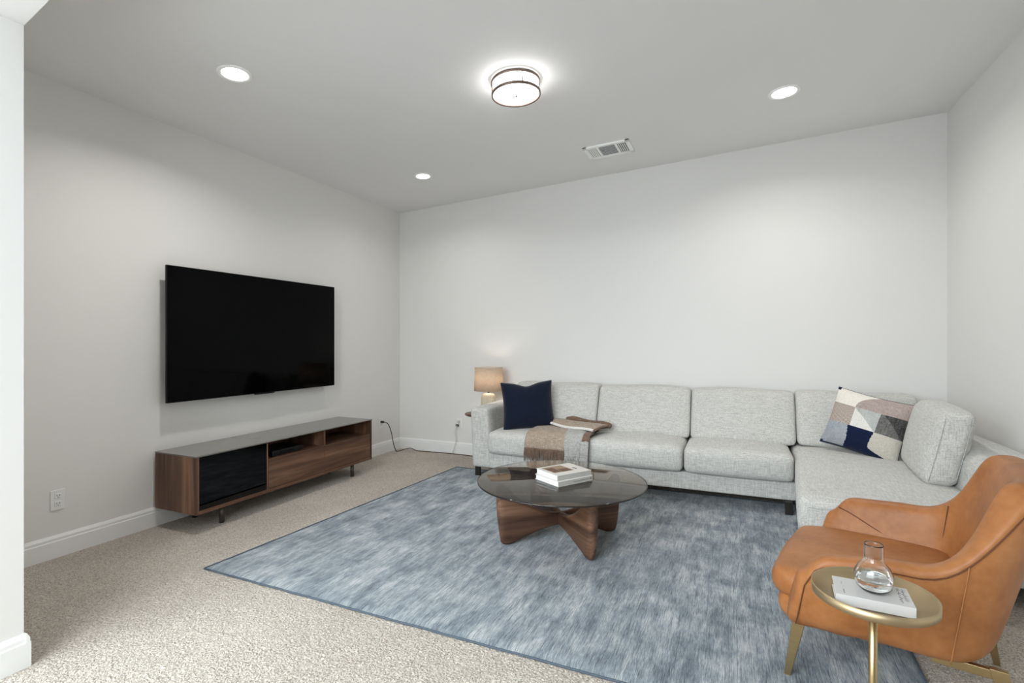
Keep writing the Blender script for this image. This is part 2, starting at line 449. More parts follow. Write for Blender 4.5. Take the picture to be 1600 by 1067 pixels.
fx, fy = -1.245, 2.915
fm_ = empty('flush_mount_light', (fx, fy, cz(fx)), (0, CTILT, 0), 'round flush ceiling light with two bronze rings and frosted drum', 'ceiling light')
FR = .150
lathe('canopy', [(0, -.012), (FR*.92, -.012), (FR*.95, 0), (0, 0)], 'plastic_white', fm_, 48)
lathe('glass_drum', [(0, -.098), (FR*.86, -.096), (FR*.93, -.089), (FR*.93, -.014), (0, -.014)], 'flush_glass', fm_, 64)
for zz in (-.018, -.091):
    lathe('ring', [(FR-.006, zz-.0075), (FR+.002, zz-.0075), (FR+.002, zz+.0075), (FR-.006, zz+.0075)], 'bronze', fm_, 64, closed=True)
for k in range(4):
    a = R(38+90*k); tube('rod', [(FR*math.cos(a), FR*math.sin(a), -.018), (FR*math.cos(a), FR*math.sin(a), -.091)], .0035, 'bronze', fm_)
lathe('finial', [(0, -.107), (.006, -.105), (.008, -.099), (0, -.097)], 'bronze', fm_, 16)

vx, vy = -.982, 4.318
vent = empty('ceiling_vent', (vx, vy, cz(vx)), (0, CTILT, 0), 'white rectangular air vent with louvres in the ceiling', 'vent')
VW, VH = .193, .142
box('backing', (-VW+.02, VW-.02, -VH+.02, VH-.02, -.004, .01), 'vent_dark', vent)
for b in ((-VW, VW, -VH, -VH+.036, -.011, .004), (-VW, VW, VH-.036, VH, -.011, .004), (-VW, -VW+.034, -VH, VH, -.011, .004), (VW-.034, VW, -VH, VH, -.011, .004)):
    box('frame_side', b, 'vent_white', vent, .003)
for x in (-.078, .078): box('divider', (x-.010, x+.010, -VH+.03, VH-.03, -.012, .0), 'vent_white', vent, .002)
def slat(x0, x1, y0, y1, rx, ry):
    cx, cy = (x0+x1)/2, (y0+y1)/2
    o = box('slat', (x0-cx, x1-cx, y0-cy, y1-cy, -.0012, .0012), 'vent_white', vent); o.location = (cx, cy, -.009); o.rotation_euler = (rx, ry, 0)
for s in (-1, 1):
    for k in range(5):
        x = s*(.0985+.0155*k); slat(x-.0055, x+.0055, -VH+.034, VH-.034, 0, s*R(30))
for k in range(9):
    y = -.092+.023*k; slat(-.07, .07, y-.010, y+.010, R(25), 0)

# ================================================================== TELEVISION
TX = XL+.1
tv = empty('television', (TX, 3.001, .825), (0, 0, 0), 'large black flat television mounted on the left wall', 'television')
box('panel', (-.022, -.002, -.782, .782, 0, .930), 'tv_bezel', tv, .003)
box('screen', (-.0025, .0, -.778, .778, .006, .926), 'tv_screen', tv)
box('sensor_bar', (-.02, .001, -.09, .09, -.008, .002), 'tv_bezel', tv, .002)
box('wall_mount', (-.1, -.02, -.3, .3, .25, .7), 'tv_bezel', tv, .004)

# ================================================================== MEDIA CONSOLE
cx0, cx1, cy0, cy1, cz0, cz1 = XL+.022, -3.15, 2.19, 3.915, .127, .505
con = empty('media_console', ((cx0+cx1)/2, (cy0+cy1)/2, 0), (0, 0, 0), 'long low walnut media console with smoked glass door under the television', 'tv console')
ox, oy = (cx0+cx1)/2, (cy0+cy1)/2
def cb(name, b, mat, par=con, bev=.0015):
    x0, x1, y0, y1, z0, z1 = b; return box(name, (x0-ox, x1-ox, y0-oy, y1-oy, z0, z1), mat, par, bev)
tag(cb('top', (cx0, cx1+.003, cy0-.002, cy1+.002, cz1-.009, cz1), 'console_top'), 'grey glass console top')
cb('side_panel', (cx0, cx1, cy0, cy0+.022, cz0, cz1-.010), 'walnut_z'); cb('side_panel', (cx0, cx1, cy1-.022, cy1, cz0, cz1-.010), 'walnut_z')
cb('bottom_panel', (cx0, cx1, cy0+.022, cy1-.022, cz0, cz0+.024), 'walnut_y')
cb('back_panel', (cx0, cx0+.01, cy0+.022, cy1-.022, cz0+.024, cz1-.010), 'walnut_y')
yd1, yd2 = 2.735, 3.312
cb('divider', (cx0+.01, cx1-.004, yd1-.009, yd1+.009, cz0+.024, cz1-.010), 'walnut_z')
cb('divider', (cx0+.01, cx1-.004, yd2-.009, yd2+.009, cz0+.024, cz1-.010), 'walnut_z')
cb('shelf', (cx0+.01, cx1-.022, yd1+.009, yd2-.009, .352, .366), 'walnut_y'); cb('shelf', (cx0+.01, cx1-.022, yd2+.009, cy1-.022, .352, .366), 'walnut_y')
cb('shelf', (cx0+.01, cx1-.06, cy0+.022, yd1-.009, .30, .314), 'walnut_y')
tag(cb('glass_door', (cx1-.009, cx1-.002, cy0+.024, yd1-.004, cz0+.026, cz1-.012), 'smoked_glass', con, .001), 'smoked glass cabinet door')
for y0, y1 in ((yd1+.012, yd2-.0035), (yd2+.0035, cy1-.025)): cb('drawer', (cx1-.022, cx1-.001, y0, y1, cz0+.027, .370), 'walnut_y')
for y in (cy0+.235, cy1-.185):
    for x in (cx0+.06, cx1-.075):
        lg = lathe('leg', [(0, 0), (.0165, 0), (.0165, cz0), (0, cz0)], 'leg_grey', con, 20, (x-ox, y-oy, 0))

stb = empty('media_player', (-3.325, 2.975, .366), (0, 0, 0), 'slim black media player box in the open console bay', 'media player')
box('case', (-.12, .12, -.15, .15, .004, .042), 'plastic_black', stb, .004)
box('front_display', (.1195, .121, -.08, .06, .014, .032), 'tv_bezel', stb)
for sx in (-.1, .1):
    for sy in (-.12, .12): box('foot', (sx-.012, sx+.012, sy-.012, sy+.012, 0, .005), 'plastic_black', stb)

# ================================================================== OUTLETS AND CORDS
def outlet(name, loc, rotz, label):
    o = empty(name, loc, (0, 0, rotz), label, 'outlet', 'wall outlets')
    box('cover_plate', (-.035, .035, -.006, 0, -.057, .057), 'plastic_white', o, .002)
    for s in (-1, 1):
        rc = box('receptacle', (-.0165, .0165, -.0085, -.004, s*.0225-.0145, s*.0225+.0145), 'plastic_white', o, .004)
        for dx in (-.0065, .0065): box('slot', (dx-.0012, dx+.0012, -.0092, -.007, s*.0225-.001, s*.0225+.007), 'slot_dark', rc)
        box('ground_hole', (-.002, .002, -.0092, -.007, s*.0225-.0095, s*.0225-.0055), 'slot_dark', rc)
    return o
outlet('wall_outlet', (XL, 1.661, .329), R(90), 'white double outlet low on the wall left of the console')
outlet('wall_outlet', (XL, 4.596, .340), R(90), 'white outlet near the corner with a black plug in it')
outlet('wall_outlet', (-2.785, YB, .340), 0, 'white outlet on the sofa wall beside the lamp table')
pc = empty('power_cord', (XL, 4.596, .355), label='black power cord dropping from the corner outlet and running along the baseboard', cat='cord')
mk('plug', *boxv(.008, .045, -.012, .012, -.011, .011), 'cord_black', pc, bevel=.004)
def rel(pts, o): return [Vector(p)-Vector(o) for p in pts]
oc = (XL, 4.596, .355)
tube('drop_cable', catmull(rel([(XL+.04, 4.596, .355), (XL+.09, 4.61, .335), (XL+.12, 4.63, .24), (XL+.13, 4.66, .10), (XL+.12, 4.72, .02), (XL+.10, 4.77, .006)], oc)), .0045, 'cord_black', pc)
tube('floor_cable', catmull(rel([(XL+.10, 4.77, .006), (XL+.11, 4.83, .006), (XL+.2, 4.87, .03), (XL+.3, 4.875, .008), (-3.0, 4.90, .006), (-2.75, 4.905, .006), (-2.60, 4.89, .006), (-2.50, 4.88, .006)], oc)), .0045, 'cord_brown', pc)
wc = empty('charger_cord', (-2.785, YB, .34), label='pale cord hanging from the outlet beside the lamp table', cat='cord')
oc = (-2.785, YB, .34)
mk('plug', *boxv(-.013, .013, -.040, -.006, .010, .034), 'cord_white', wc, bevel=.003)
mk('plug', *boxv(-.032, .0, -.034, -.006, -.034, -.012), 'leg_grey', wc, bevel=.003)
tube('cable', catmull(rel([(-2.795, YB-.04, .32), (-2.82, YB-.045, .25), (-2.80, YB-.05, .16), (-2.83, YB-.05, .06), (-2.85, YB-.05, .006)], oc)), .0035, 'cord_white', wc)

# ================================================================== SOFA
sofa = empty('sectional_sofa', (-.4, 4.5, 0), label='light grey linen sectional sofa with a chaise at the right end', cat='sofa')
SO = Vector((-.4, 4.5, 0))
def sb(name, b, r, crown=(0, 0, 0), fn=None, n=12, par=sofa, mat='linen'):
    x0, x1, y0, y1, z0, z1 = b
    g = (lambda p: fn(p)-SO) if fn else (lambda p: p-SO)
    return soft_box(name, b, r, mat, par, crown, n, g)
YF = 4.15
sb('base', (-2.06, .42, YF, 4.90, .10, .238), .012)
def chx(p, k=1.0):   # chaise narrows slightly towards the back wall
    w = max(0, min(1, (p.x-.30)/.8)); q = p.copy(); q.x += (1-w)*.095*max(0, min(1.1, (p.y-3.08)/1.04)); return q
tag(sb('chaise_base', (.31, 1.46, 3.09, 4.90, .10, .240), .014, fn=chx), 'base of the chaise')
sb('back_frame', (-2.02, 1.46, 4.72, 4.93, .12, .775), .04)
def armf(p): q = p.copy(); q.x -= .02*max(0, (p.z-.3)/.33); return q
sb('arm', (-2.205, -2.025, YF-.005, 4.93, .098, .635), .028, (.008, .004, .008), armf)
sb('low_back', (1.14, 1.475, 3.10, 4.92, .098, .635), .07, (.012, .008, .006))
for x0, x1 in ((-2.028, -1.150), (-1.150, -.362), (-.362, .392)):
    s = sb('seat_cushion', (x0+.003, x1-.003, 4.085, 4.80, .240, .435), .045, (.0, .018, .026))
    y = 4.098
    tube('front_seam', [(x-SO.x, y-.012*(1-((x-(x0+x1)/2)/((x1-x0)/2))**2)-SO.y, .397) for x in [x0+.05+(x1-x0-.1)*k/10 for k in range(11)]], .0018, 'patch_grey', s, 5)
cs = sb('chaise_cushion', (.305, 1.16, 3.055, 4.80, .242, .428), .045, (.01, .012, .02), chx, 16)
tube('front_seam', [(x-SO.x, 3.052-.010*(1-((x-.73)/.4)**2)-SO.y, .378) for x in [.35+.76*k/12 for k in range(13)]], .0018, 'patch_grey', cs, 5)
def lean(y0, k):
    def fn(p): q = p.copy(); q.y += (p.z-.44)*k; return q
    return fn
for i, (x0, x1) in enumerate(((-1.975, -1.142), (-1.142, -.342), (-.342, .440), (.440, 1.235))):
    def fn(p, i=i):
        q = p.copy(); q.y += (p.z-.44)*.42; q.z += .006*math.sin(p.x*9+i); return q
    sb('back_cushion', (x0+.004, x1-.004, 4.47, 4.67, .438, .835), .036, (.003, .026, .012), fn, 14)
def cfn(p):
    q = p.copy(); q.x += (p.z-.43)*.20 + (p.y-3.55)*.09; q.y -= (p.z-.43)*.06
    return q
cc = tag(sb('loose_back_cushion', (.965, 1.125, 3.55, 4.27, .430, .850), .05, (.04, .012, .016), cfn, 14), 'thick loose cushion leaning on the low back of the chaise')
for x in (.985, 1.105):
    pts = []
    for z in [.46+.36*k/8 for k in range(9)]:
        q = cfn(Vector((x, 3.552, z))); q.y -= .008*(1-((z-.64)/.18)**2); pts.append(q-SO)
    tube('edge_seam', pts, .0022, 'patch_grey', cc, 5)
for x, y in ((-2.165, 4.195), (-2.165, 4.86), (-.9, 4.22), (.352, 4.115), (.36, 3.14), (1.40, 3.16), (1.40, 4.86)):
    mk('leg', *boxv(x-.024-SO.x, x+.024-SO.x, y-.014-SO.y, y+.014-SO.y, 0, .104), 'metal_dark', sofa, bevel=.002)

# ================================================================== CUSHIONS ON THE SOFA
def pillow(name, w, h, th, mats, patfn=None, n=40, pinch=.07, dent=0):
    v = []; f = []; fm = []
    for side in (1, -1):
        for j in range(n+1):
            for i in range(n+1):
                a, b = 2*i/n-1, 2*j/n-1
                a, b = math.sin(a*math.pi/2)*.35+a*.65, math.sin(b*math.pi/2)*.35+b*.65
                x = a*w/2*(1-pinch*(1-b*b)); z = b*h/2*(1-pinch*(1-a*a))
                if dent and b > 0: z -= dent*h*math.exp(-(a/.35)**2)*b**3
                t = th/2*(max(0, (1-a**4)*(1-b**4)))**.55*(1-.15*(a*a+b*b)/2)
                t += .0035*math.sin(a*5+b*3)*max(0, (1-a*a)*(1-b*b))
                v.append((x, -side*(t+.003), z))
    K = (n+1)*(n+1)
    for s in (0, 1):
        for j in range(n):
            for i in range(n):
                q = s*K+j*(n+1)+i; f.append([q, q+1, q+n+2, q+n+1])
                fm.append(patfn((i+.5)/n, (j+.5)/n) if patfn else 0)
    ring = [i for i in range(n+1)] + [j*(n+1)+n for j in range(1, n+1)] + [n*(n+1)+i for i in range(n-1, -1, -1)] + [j*(n+1) for j in range(n-1, 0, -1)]
    for k in range(len(ring)): a, b = ring[k], ring[(k+1) % len(ring)]; f.append([a, b, b+K, a+K]); fm.append(0)
    o = mk(name, v, f, None, None, True, mats=mats, fm=fm)
    rim = [((Vector(v[r])+Vector(v[r+K]))/2) for r in ring]
    return o, rim
nv, rim = pillow('navy_cushion', .47, .44, .17, ['navy_cloth'], None, 32, .075, .07)
nv.location = (-1.735, 4.350, .655); nv.rotation_euler = (R(-14), R(-3), R(27))
tag(nv, 'dark navy square throw cushion beside the sofa arm', 'cushion', 'throw cushions on the sofa')
tube('piping', rim, .0035, 'navy_cloth', nv, 5, True)

PM = ['patch_cream', 'patch_mauve', 'patch_dots', 'patch_grey', 'patch_charcoal', 'patch_black', 'patch_blue_grey', 'patch_navy', 'patch_beige', 'throw_white']
def patf(u, v):
    I = PM.index
    if (u < .07 and v > .94) or (u < .06 and v < .06): return I('patch_navy')
    if v < .025: return I('patch_navy')
    c1, c2 = .37, .66
    if v > .70:
        return I('patch_cream') if (u < c1+.22*max(0, (v-.70)/.30)**2) else I('patch_mauve')
    if v > .42:
        w = (v-.42)/.28
        if u < c1: return I('patch_dots')
        if u < c2: return I('throw_white') if (u-c1)/(c2-c1) < (1-w) else I('patch_grey')
        return I('patch_charcoal') if (u-c2)/(1-c2) < (1-w*.9) and (u-c2)/(1-c2) > 0 and (u-c2) < .8*(1-w)*(1-c2)+.05 else I('patch_black')
    if u < c1 + .03*math.sin(v/.42*math.pi)-.02: return I('patch_blue_grey')
    edge = c2 - .03*math.sin(v/.42*math.pi) + .40*max(0, (.16-v)/.16)**1.5
    return I('patch_navy') if u < edge else I('patch_beige')
pp, rim = pillow('patchwork_cushion', .50, .43, .15, PM, patf, 110, .06)
pp.location = (.855, 4.33, .650); pp.rotation_euler = (R(-16), R(11), R(-34))
tag(pp, 'patchwork throw cushion of navy, cream, mauve and grey shapes', 'cushion', 'throw cushions on the sofa')
tube('piping', rim, .003, 'patch_navy', pp, 5, True)

# ================================================================== THROW BLANKET
TO = Vector((-1.36, 4.3, .44))
thr = empty('throw_blanket', TO, label='tan and grey fringed throw blanket folded over the sofa seat', cat='blanket')
def sheet(name, fn, nu, nv_, mat, parent, th=.006):
    v = []; f = []
    for j in range(nv_+1):
        for i in range(nu+1): v.append(Vector(fn(i/nu, j/nv_))-TO)
    for j in range(nv_):
        for i in range(nu): a = j*(nu+1)+i; f.append([a, a+1, a+nu+2, a+nu+1])
    o = mk(name, v, f, mat, parent, True)
    s = o.modifiers.new('solid', 'SOLIDIFY'); s.thickness = th; s.offset = 0
    return o
def seat_path(d, lift=.0):
    """point on the seat profile, d metres forward from y=4.55"""
    y0 = 4.55; flat = .395; rr = .095
    if d < flat: return y0-d, .474+lift-.006*(d/flat)**4
    d2 = d-flat; q = rr*math.pi/2
    if d2 < q: a = d2/rr; return y0-flat-(rr+lift)*math.sin(a), .468-rr+(rr+lift)*math.cos(a)
    return y0-flat-rr-lift-.004, .468-rr-(d2-q)
def drape(xa0, xa1, xb0, xb1, d0, d1, lift, wob):
    def fn(u, w):
        d = d0+(d1-d0)*w; y, z = seat_path(d, lift)
        x = (xa0+(xa1-xa0)*u)*(1-w)+(xb0+(xb1-xb0)*u)*w
        z += .004*math.sin(u*9+wob)*(1-w); y -= .004*(1+math.sin(u*14+wob))*w*w
        return (x, y, z)
    return fn
f_tan = drape(-1.62, -1.16, -1.645, -1.29, .02, .585, .006, 0)
sheet('tan_panel', f_tan, 24, 30, 'throw_tan', thr)
f_gr = drape(-1.32, -1.12, -1.285, -1.155, .12, .63, .012, 1.2)
sheet('grey_stripe', f_gr, 10, 30, 'throw_grey', thr)
f_br = drape(-1.14, -1.08, -1.150, -1.085, .20, .56, .010, 2.2)
sheet('brown_edge', f_br, 6, 24, 'throw_brown', thr)
f_gs = drape(-1.152, -1.082, -1.155, -1.09, .50, .69, .026, 2.2)
sheet('grey_tail', f_gs, 6, 14, 'throw_grey', thr)
def fringe(name, fn, n, ln, mat):
    v = []; f = []
    for k in range(n):
        p = Vector(fn((k+.5)/n, 1.0))-TO; L = ln*random.uniform(.85, 1.08); dx = random.uniform(-.008, .008)
        pts = [p+Vector((0, -.003, .006)), p+Vector((dx*.4+random.uniform(-.002, .002), -.006, -L*.4)), p+Vector((dx, -.004, -L))]
        a, b = tubev(catmull(pts, 3), [.0042]*5+[.0036, .002], 5); o = len(v); v += a; f += [[i+o for i in q] for q in b]
    o = mk(name, v, f, mat, thr, True); o['kind'] = 'stuff'; return o
fringe('fringe', f_tan, 60, .105, 'throw_brown'); fringe('fringe', f_gr, 16, .07, 'throw_grey')
# folded upper layers lying on the seat
def fold(c00, c10, c11, c01, wob, amp=.008):
    A, B_, C_, D_ = map(Vector, (c00, c10, c11, c01))
    def fn(u, w):
        p = A.lerp(B_, u).lerp(D_.lerp(C_, u), w); p.z += amp*math.sin(u*8+wob)*(1-w) + .012*math.sin(math.pi*w); return p
    return fn
# corners: left front, right front, right back, left back
f1 = fold((-1.64, 4.43, .504), (-1.08, 4.17, .496), (-.985, 4.40, .515), (-1.42, 4.49, .525), .6)
sheet('folded_layer', f1, 30, 14, 'throw_tan', thr, .014)
f0 = fold((-1.58, 4.44, .487), (-1.10, 4.19, .482), (-.985, 4.40, .495), (-1.42, 4.49, .50), 1.6, .003)
sheet('lower_layer', f0, 24, 12, 'throw_dark', thr, .012)
tube('white_edge', [Vector(f1(k/26, 0))-TO+Vector((0, 0, -.002)) for k in range(27)], .0125, 'throw_white', thr, 8)
tube('side_edge', [Vector(f1(1, k/12))-TO+Vector((.004, 0, -.006)) for k in range(13)], .010, 'throw_brown', thr, 8)
roll = catmull([Vector(p)-TO for p in ((-1.40, 4.47, .535), (-1.28, 4.45, .540), (-1.12, 4.42, .528), (-.98, 4.38, .512))], 6)
tube('rolled_edge', roll, [.020+.008*math.sin(k*.5) for k in range(len(roll))], 'throw_brown', thr, 8)

# ================================================================== LAMP TABLE AND LAMP
lt = empty('lamp_table', (-2.388, 4.70, 0), label='small round walnut side table half hidden by the sofa arm', cat='side table')
lathe('top', [(0, .482), (.155, .482), (.168, .490), (.170, .498), (.166, .504), (0, .504)], 'walnut_x', lt, 48)
for k in range(3):
    a = R(150+120*k); tube('leg', [(.07*math.cos(a), .07*math.sin(a), .485), (.145*math.cos(a), .145*math.sin(a), 0)], [.011, .007], 'metal_dark', lt, 8)
lp = empty('table_lamp', (-2.300, 4.69, .504), label='lit table lamp with ribbed cream base and beige drum shade', cat='lamp')
lathe('base', [(0, 0), (.074, 0), (.078, .012), (.080, .10), (.078, .165), (.066, .195), (.045, .207), (.014, .212), (0, .212)], 'ceramic', lp, 144, ribs=(24, .07))
lathe('neck', [(.009, .208), (.012, .212), (.012, .228), (.006, .234), (.006, .30)], 'metal_dark', lp, 16)
sh = lathe('shade', [(.148, .236), (.141, .476)], 'shade_linen', lp, 64)
so = sh.modifiers.new('solid', 'SOLIDIFY'); so.thickness = .002
lathe('shade_rim', [(.1395, .473), (.1435, .473), (.1435, .479), (.1395, .479)], 'throw_white', lp, 64, closed=True)
lathe('bulb', [(0, .300), (.016, .306), (.027, .33), (.03, .35), (.024, .375), (0, .384)], 'bulb', lp, 24)

# ================================================================== COFFEE TABLE
ct = empty('coffee_table', (-1.0, 3.055, .013), label='round bronze glass coffee table on crossed curved walnut legs', cat='coffee table')
gx, gy = .03, -.075
GT = .400-.013
tag(lathe('glass_top', [(0, GT-.010), (.502, GT-.010), (.508, GT-.007), (.508, GT-.002), (.502, GT), (0, GT)], 'bronze_glass', ct, 128, (gx, gy, 0)), 'round tinted glass top')
lathe('polished_edge', [(.5075, GT-.0085), (.5095, GT-.007), (.5095, GT-.002), (.5075, GT-.0008)], 'glass_edge', ct, 128, (gx, gy, 0))
def bow(L, nseg=40):
    top = []; bot = []
    for i in range(nseg+1):
        s = -1+2*i/nseg; a = abs(s)
        xt = s*L; xb = s*L*.90
        if a > .93: zt = GT-.012-.012*((a-.93)/.07)**2
        else: zt = .165+(GT-.012-.165)*(a/.93)**2.0
        if a > .86: zb = .010*((a-.86)/.14)**3
        else: zb = .085*(1-(a/.86)**1.7)
        top.append((xt, zt)); bot.append((xb, zb))
    out = top[::-1]; left = []
    # outer ends bulge slightly
    endL = [(-L*1.02, GT*.72), (-L*.985, GT*.36), (-L*.94, GT*.10)]
    endR = [(L*.94, GT*.10), (L*.985, GT*.36), (L*1.02, GT*.72)]
    return out+endL+bot+endR, nseg
def leg_piece(ang, L, lift=0):
    top = []; bot = []; n = 40; v = []; f = []
    rows = 9
    for i in range(n+1):
        s = -1+2*i/n; a = abs(s)
        zt = GT-.011-.02*max(0, (a-.95)/.05)**2 if a > .9 else .165+(GT-.011-.165)*(a/.9)**2.2
        zb = .012*max(0, (a-.93)/.07)**2 if a > .84 else .088*(1-(a/.84)**1.6)
        col = []
        for j in range(rows+1):
            w = j/rows; z = zb+(zt-zb)*w
            xs = s*(L*(.93+.07*(z/GT)) + .012*math.sin(math.pi*min(1, z/GT))*a**6)
            col.append((xs, z))
        t = .026+.006*a
        for side in (-1, 1):
            for j in range(rows+1):
                e = min(j, rows-j)/rows; rd = min(1, (e/.13))
                eo = min(1, (1-a)/.06+.0)
                tt = t*(.55+.45*math.sqrt(rd))*(.5+.5*math.sqrt(eo))
                v.append((col[j][0], side*tt, col[j][1]))
    k = rows+1
    idx = lambda i, sd, j: i*2*k+sd*k+j
    for i in range(n):
        for j in range(rows):
            for sd in (0, 1): f.append([idx(i, sd, j), idx(i+1, sd, j), idx(i+1, sd, j+1), idx(i, sd, j+1)])
        for j in (0, rows): f.append([idx(i, 0, j), idx(i+1, 0, j), idx(i+1, 1, j), idx(i, 1, j)])
    for i in (0, n):
        for j in range(rows): f.append([idx(i, 0, j), idx(i, 1, j), idx(i, 1, j+1), idx(i, 0, j+1)])
    o = mk('curved_leg', v, f, 'table_walnut', ct, True, sub=1); o.rotation_euler = (0, 0, ang)
    return o
leg_piece(math.atan2(.475, .545), .415); leg_piece(math.atan2(-.53, .55), .415)

# ================================================================== BOOKS
def book(name, loc, rz, w, d, h, cover, label, spine='spine_grey', group=None):
    b = empty(name, loc, (0, 0, rz), label, 'book', group); c = .0025
    box('page_block', (-w/2+.004, w/2-.005, -d/2+.005, d/2-.005, c, h-c), 'page_white', b)
    box('cover', (-w/2, w/2, -d/2, d/2, h-c, h), cover, b, .0008); box('cover', (-w/2, w/2, -d/2, d/2, 0, c), cover, b, .0008)
    box('spine', (w/2-.004, w/2, -d/2, d/2, c*.5, h-c*.5), spine, b, .0008)
    return b
GZ = .400
BA = R(56)
b1 = book('coffee_table_book', (-.955, 2.985, GZ), BA+R(-90)+R(2), .222, .268, .030, 'book_white', 'white book lying beneath the other on the glass coffee table', group='books on the coffee table')
box('spine_lettering', (.111, .1116, -.02, .115, .011, .018), 'print_grey', b1); box('spine_mark', (.111, .1117, .118, .124, .010, .020), 'print_ink', b1)
b2 = book('coffee_table_book', (-.958, 2.99, GZ+.030), BA+R(-90), .215, .258, .032, 'book_cream', 'cream picture book on top of the stack on the coffee table', group='books on the coffee table')
pr = box('cover_picture', (-.085, .050, -.105, .040, .0320, .0324), 'print_tan', b2)
box('picture_detail', (-.06, .035, -.098, -.045, .0324, .0326), 'print_brown', pr); box('picture_detail', (-.01, .045, -.04, .03, .0324, .0326), 'print_brown', pr)
for k in range(7): box('title_stroke', (-.005+.006*k, -.001+.006*k, .066, .078+.006*random.random(), .0320, .0323), 'print_ink', b2)

# ================================================================== ARMCHAIR
AO = Vector((.54, 2.345, 0)); AZ = R(-15)
ch = empty('armchair', AO, (0, 0, AZ), 'tan leather armchair with brass legs standing at the rug edge', 'armchair')
ZB = .237
def sstep(a, b, x): t = max(0, min(1, (x-a)/(b-a))); return t*t*(3-2*t)
XF, XC, AX, BY = -.205, .02, .255, .362
def plan():
    st = []
    for k in range(12): st.append((XF+(XC-XF)*(k/12), -BY-.045*(1-k/12), -90.0, k/12))
    for k in range(49):
        ph = -90+180*k/48; c, s = math.cos(R(ph)), math.sin(R(ph)); e = .62
        st.append((XC+AX*abs(c)**.55, math.copysign(BY*abs(s)**.55, s), ph, 1))
    for k in range(11, -1, -1): st.append((XF+(XC-XF)*(k/12), BY+.045*(1-k/12), 90.0, k/12))
    return st
ST = plan()
def ztop(ph, fr):
    base = .520 + .024*fr
    if fr < 1: base -= .06*(1-math.sqrt(max(0, 1-max(0, 1-fr/.25)**2)))
    return base + .272*sstep(87, 34, abs(ph))
def shell_pt(i, t, z):
    """point on station i, t inward from the outer face, at height z"""
    x, y, ph, fr = ST[i]
    a = Vector(ST[max(i-1, 0)][:2]); b = Vector(ST[min(i+1, len(ST)-1)][:2]); d = (b-a).normalized(); nrm = Vector((d.y, -d.x))   # outward
    h = z-ZB; c = max(0, math.cos(R(ph)))**.8 if fr >= 1 else 0
    out = .05*min(1, h/.3)*(1-c)
    px, py = x, y
    px -= nrm.x*(t-out); py -= nrm.y*(t-out)
    px += c*(.26*h)
    if fr < 1: px += -(1-fr)*.0 - .05*(1-min(1, h/.3))*(1-fr)
    return Vector((px, py, z))
prof_cache = []
v = []; f = []; PN = 14
for i, (x, y, ph, fr) in enumerate(ST):
    zt = ztop(ph, fr); back = sstep(80, 30, abs(ph)) if fr >= 1 else 0; Tt = .085+.02*back
    sc = 1.0
    pr = [(.06, ZB), (.022, ZB+.012), (.004, ZB+.045), (0, ZB+.12), (0, ZB+(zt-ZB)*.65), (0, zt-.035), (.010, zt-.010), (.028, zt), (Tt-.028, zt), (Tt-.008, zt-.010), (Tt, zt-.035), (Tt+.004, ZB+(zt-ZB)*.65), (Tt+.012, ZB+.14), (Tt+.02, ZB+.04)]
    for t, z in pr: v.append(shell_pt(i, t, z))
NS = len(ST)
for i in range(NS-1):
    for k in range(PN): k2 = (k+1) % PN; f.append([i*PN+k, (i+1)*PN+k, (i+1)*PN+k2, i*PN+k2])
# rounded front caps of the arms
for i, sgn in ((0, 1), (NS-1, -1)):
    ring = [v[i*PN+k] for k in range(PN)]; cen = sum(ring, Vector())/PN; prev = list(range(i*PN, i*PN+PN))
    for s_, dx in ((.86, -.018), (.55, -.028)):
        o = len(v); v += [Vector((cen.x+(p.x-cen.x)*.9+dx, cen.y+(p.y-cen.y)*s_, cen.z+(p.z-cen.z)*(.5+.5*s_))) for p in ring]
        cur = list(range(o, o+PN))
        for k in range(PN): f.append([prev[k], prev[(k+1) % PN], cur[(k+1) % PN], cur[k]])
        prev = cur
    f.append(prev)
shell = mk('shell', v, f, 'leather', ch, True, sub=1)
tag(shell, 'tan leather shell wrapping arms and back')
def seam(pts, mat='leather_seam', r=.0022, name='seam'): return tube(name, pts, r, mat, shell, 5)
# piping on the outer top edge and panel seams
zs_ = [ZB+.03+(ztop(-90, 0)-.045-ZB-.03)*k/8 for k in range(9)]
seam([shell_pt(0, -.001, z) for z in zs_] + [shell_pt(i, -.001, ztop(ST[i][2], ST[i][3])-.030) for i in range(1, NS-1)] + [shell_pt(NS-1, -.001, z) for z in zs_[::-1]])
for i0 in (17, NS-1-17):
    seam([shell_pt(i0, -.002, ZB+.02+(ztop(ST[i0][2], 1)-.05-ZB)*k/12) for k in range(13)], 'leather_seam_light', .0016)
def inner(i, z): return shell_pt(i, .0875+.02*(sstep(80, 30, abs(ST[i][2])) if ST[i][3] >= 1 else 0)+.003*(1-(z-.4)/.3), z)
for i0 in (NS-1-17, 17): seam([inner(i0, .36+(ztop(ST[i0][2], 1)-.022-.36)*k/10)+Vector((0, 0, 0)) for k in range(11)])
for sg in (1,):
    ids = [1, 3, 5, 7, 9, 11, 13]; zs = [.484, .472, .456, .438, .420, .402, .386]
    seam([inner(i if not sg else NS-1-i, z) for i, z in zip(ids, zs)])
def dnose(x_s, k, amt):
    def fn(p):
        q = p.copy(); t = max(0, (x_s-p.x)/k); q.y *= 1-amt*min(1.2, t)**2.2; return q
    return fn
seat = soft_box('seat_cushion', (-.355, .20, -.330, .330, .298, .398), .042, 'leather', ch, (.012, .0, .018), 16, dnose(-.19, .185, .20))
pts = []
for k in range(25):
    a = R(100+160*k/24); q = Vector((-.10+.268*math.cos(a)*1.0, 0, 0))
for k in range(31):
    y = -.315+.63*k/30; t = abs(y)/.315
    pts.append((-.352-.008*(1-t*t)+.10*t**5, y*.93, .372+.004*(1-t*t)))
tube('edge_seam', pts, .002, 'leather_seam_light', seat, 5)
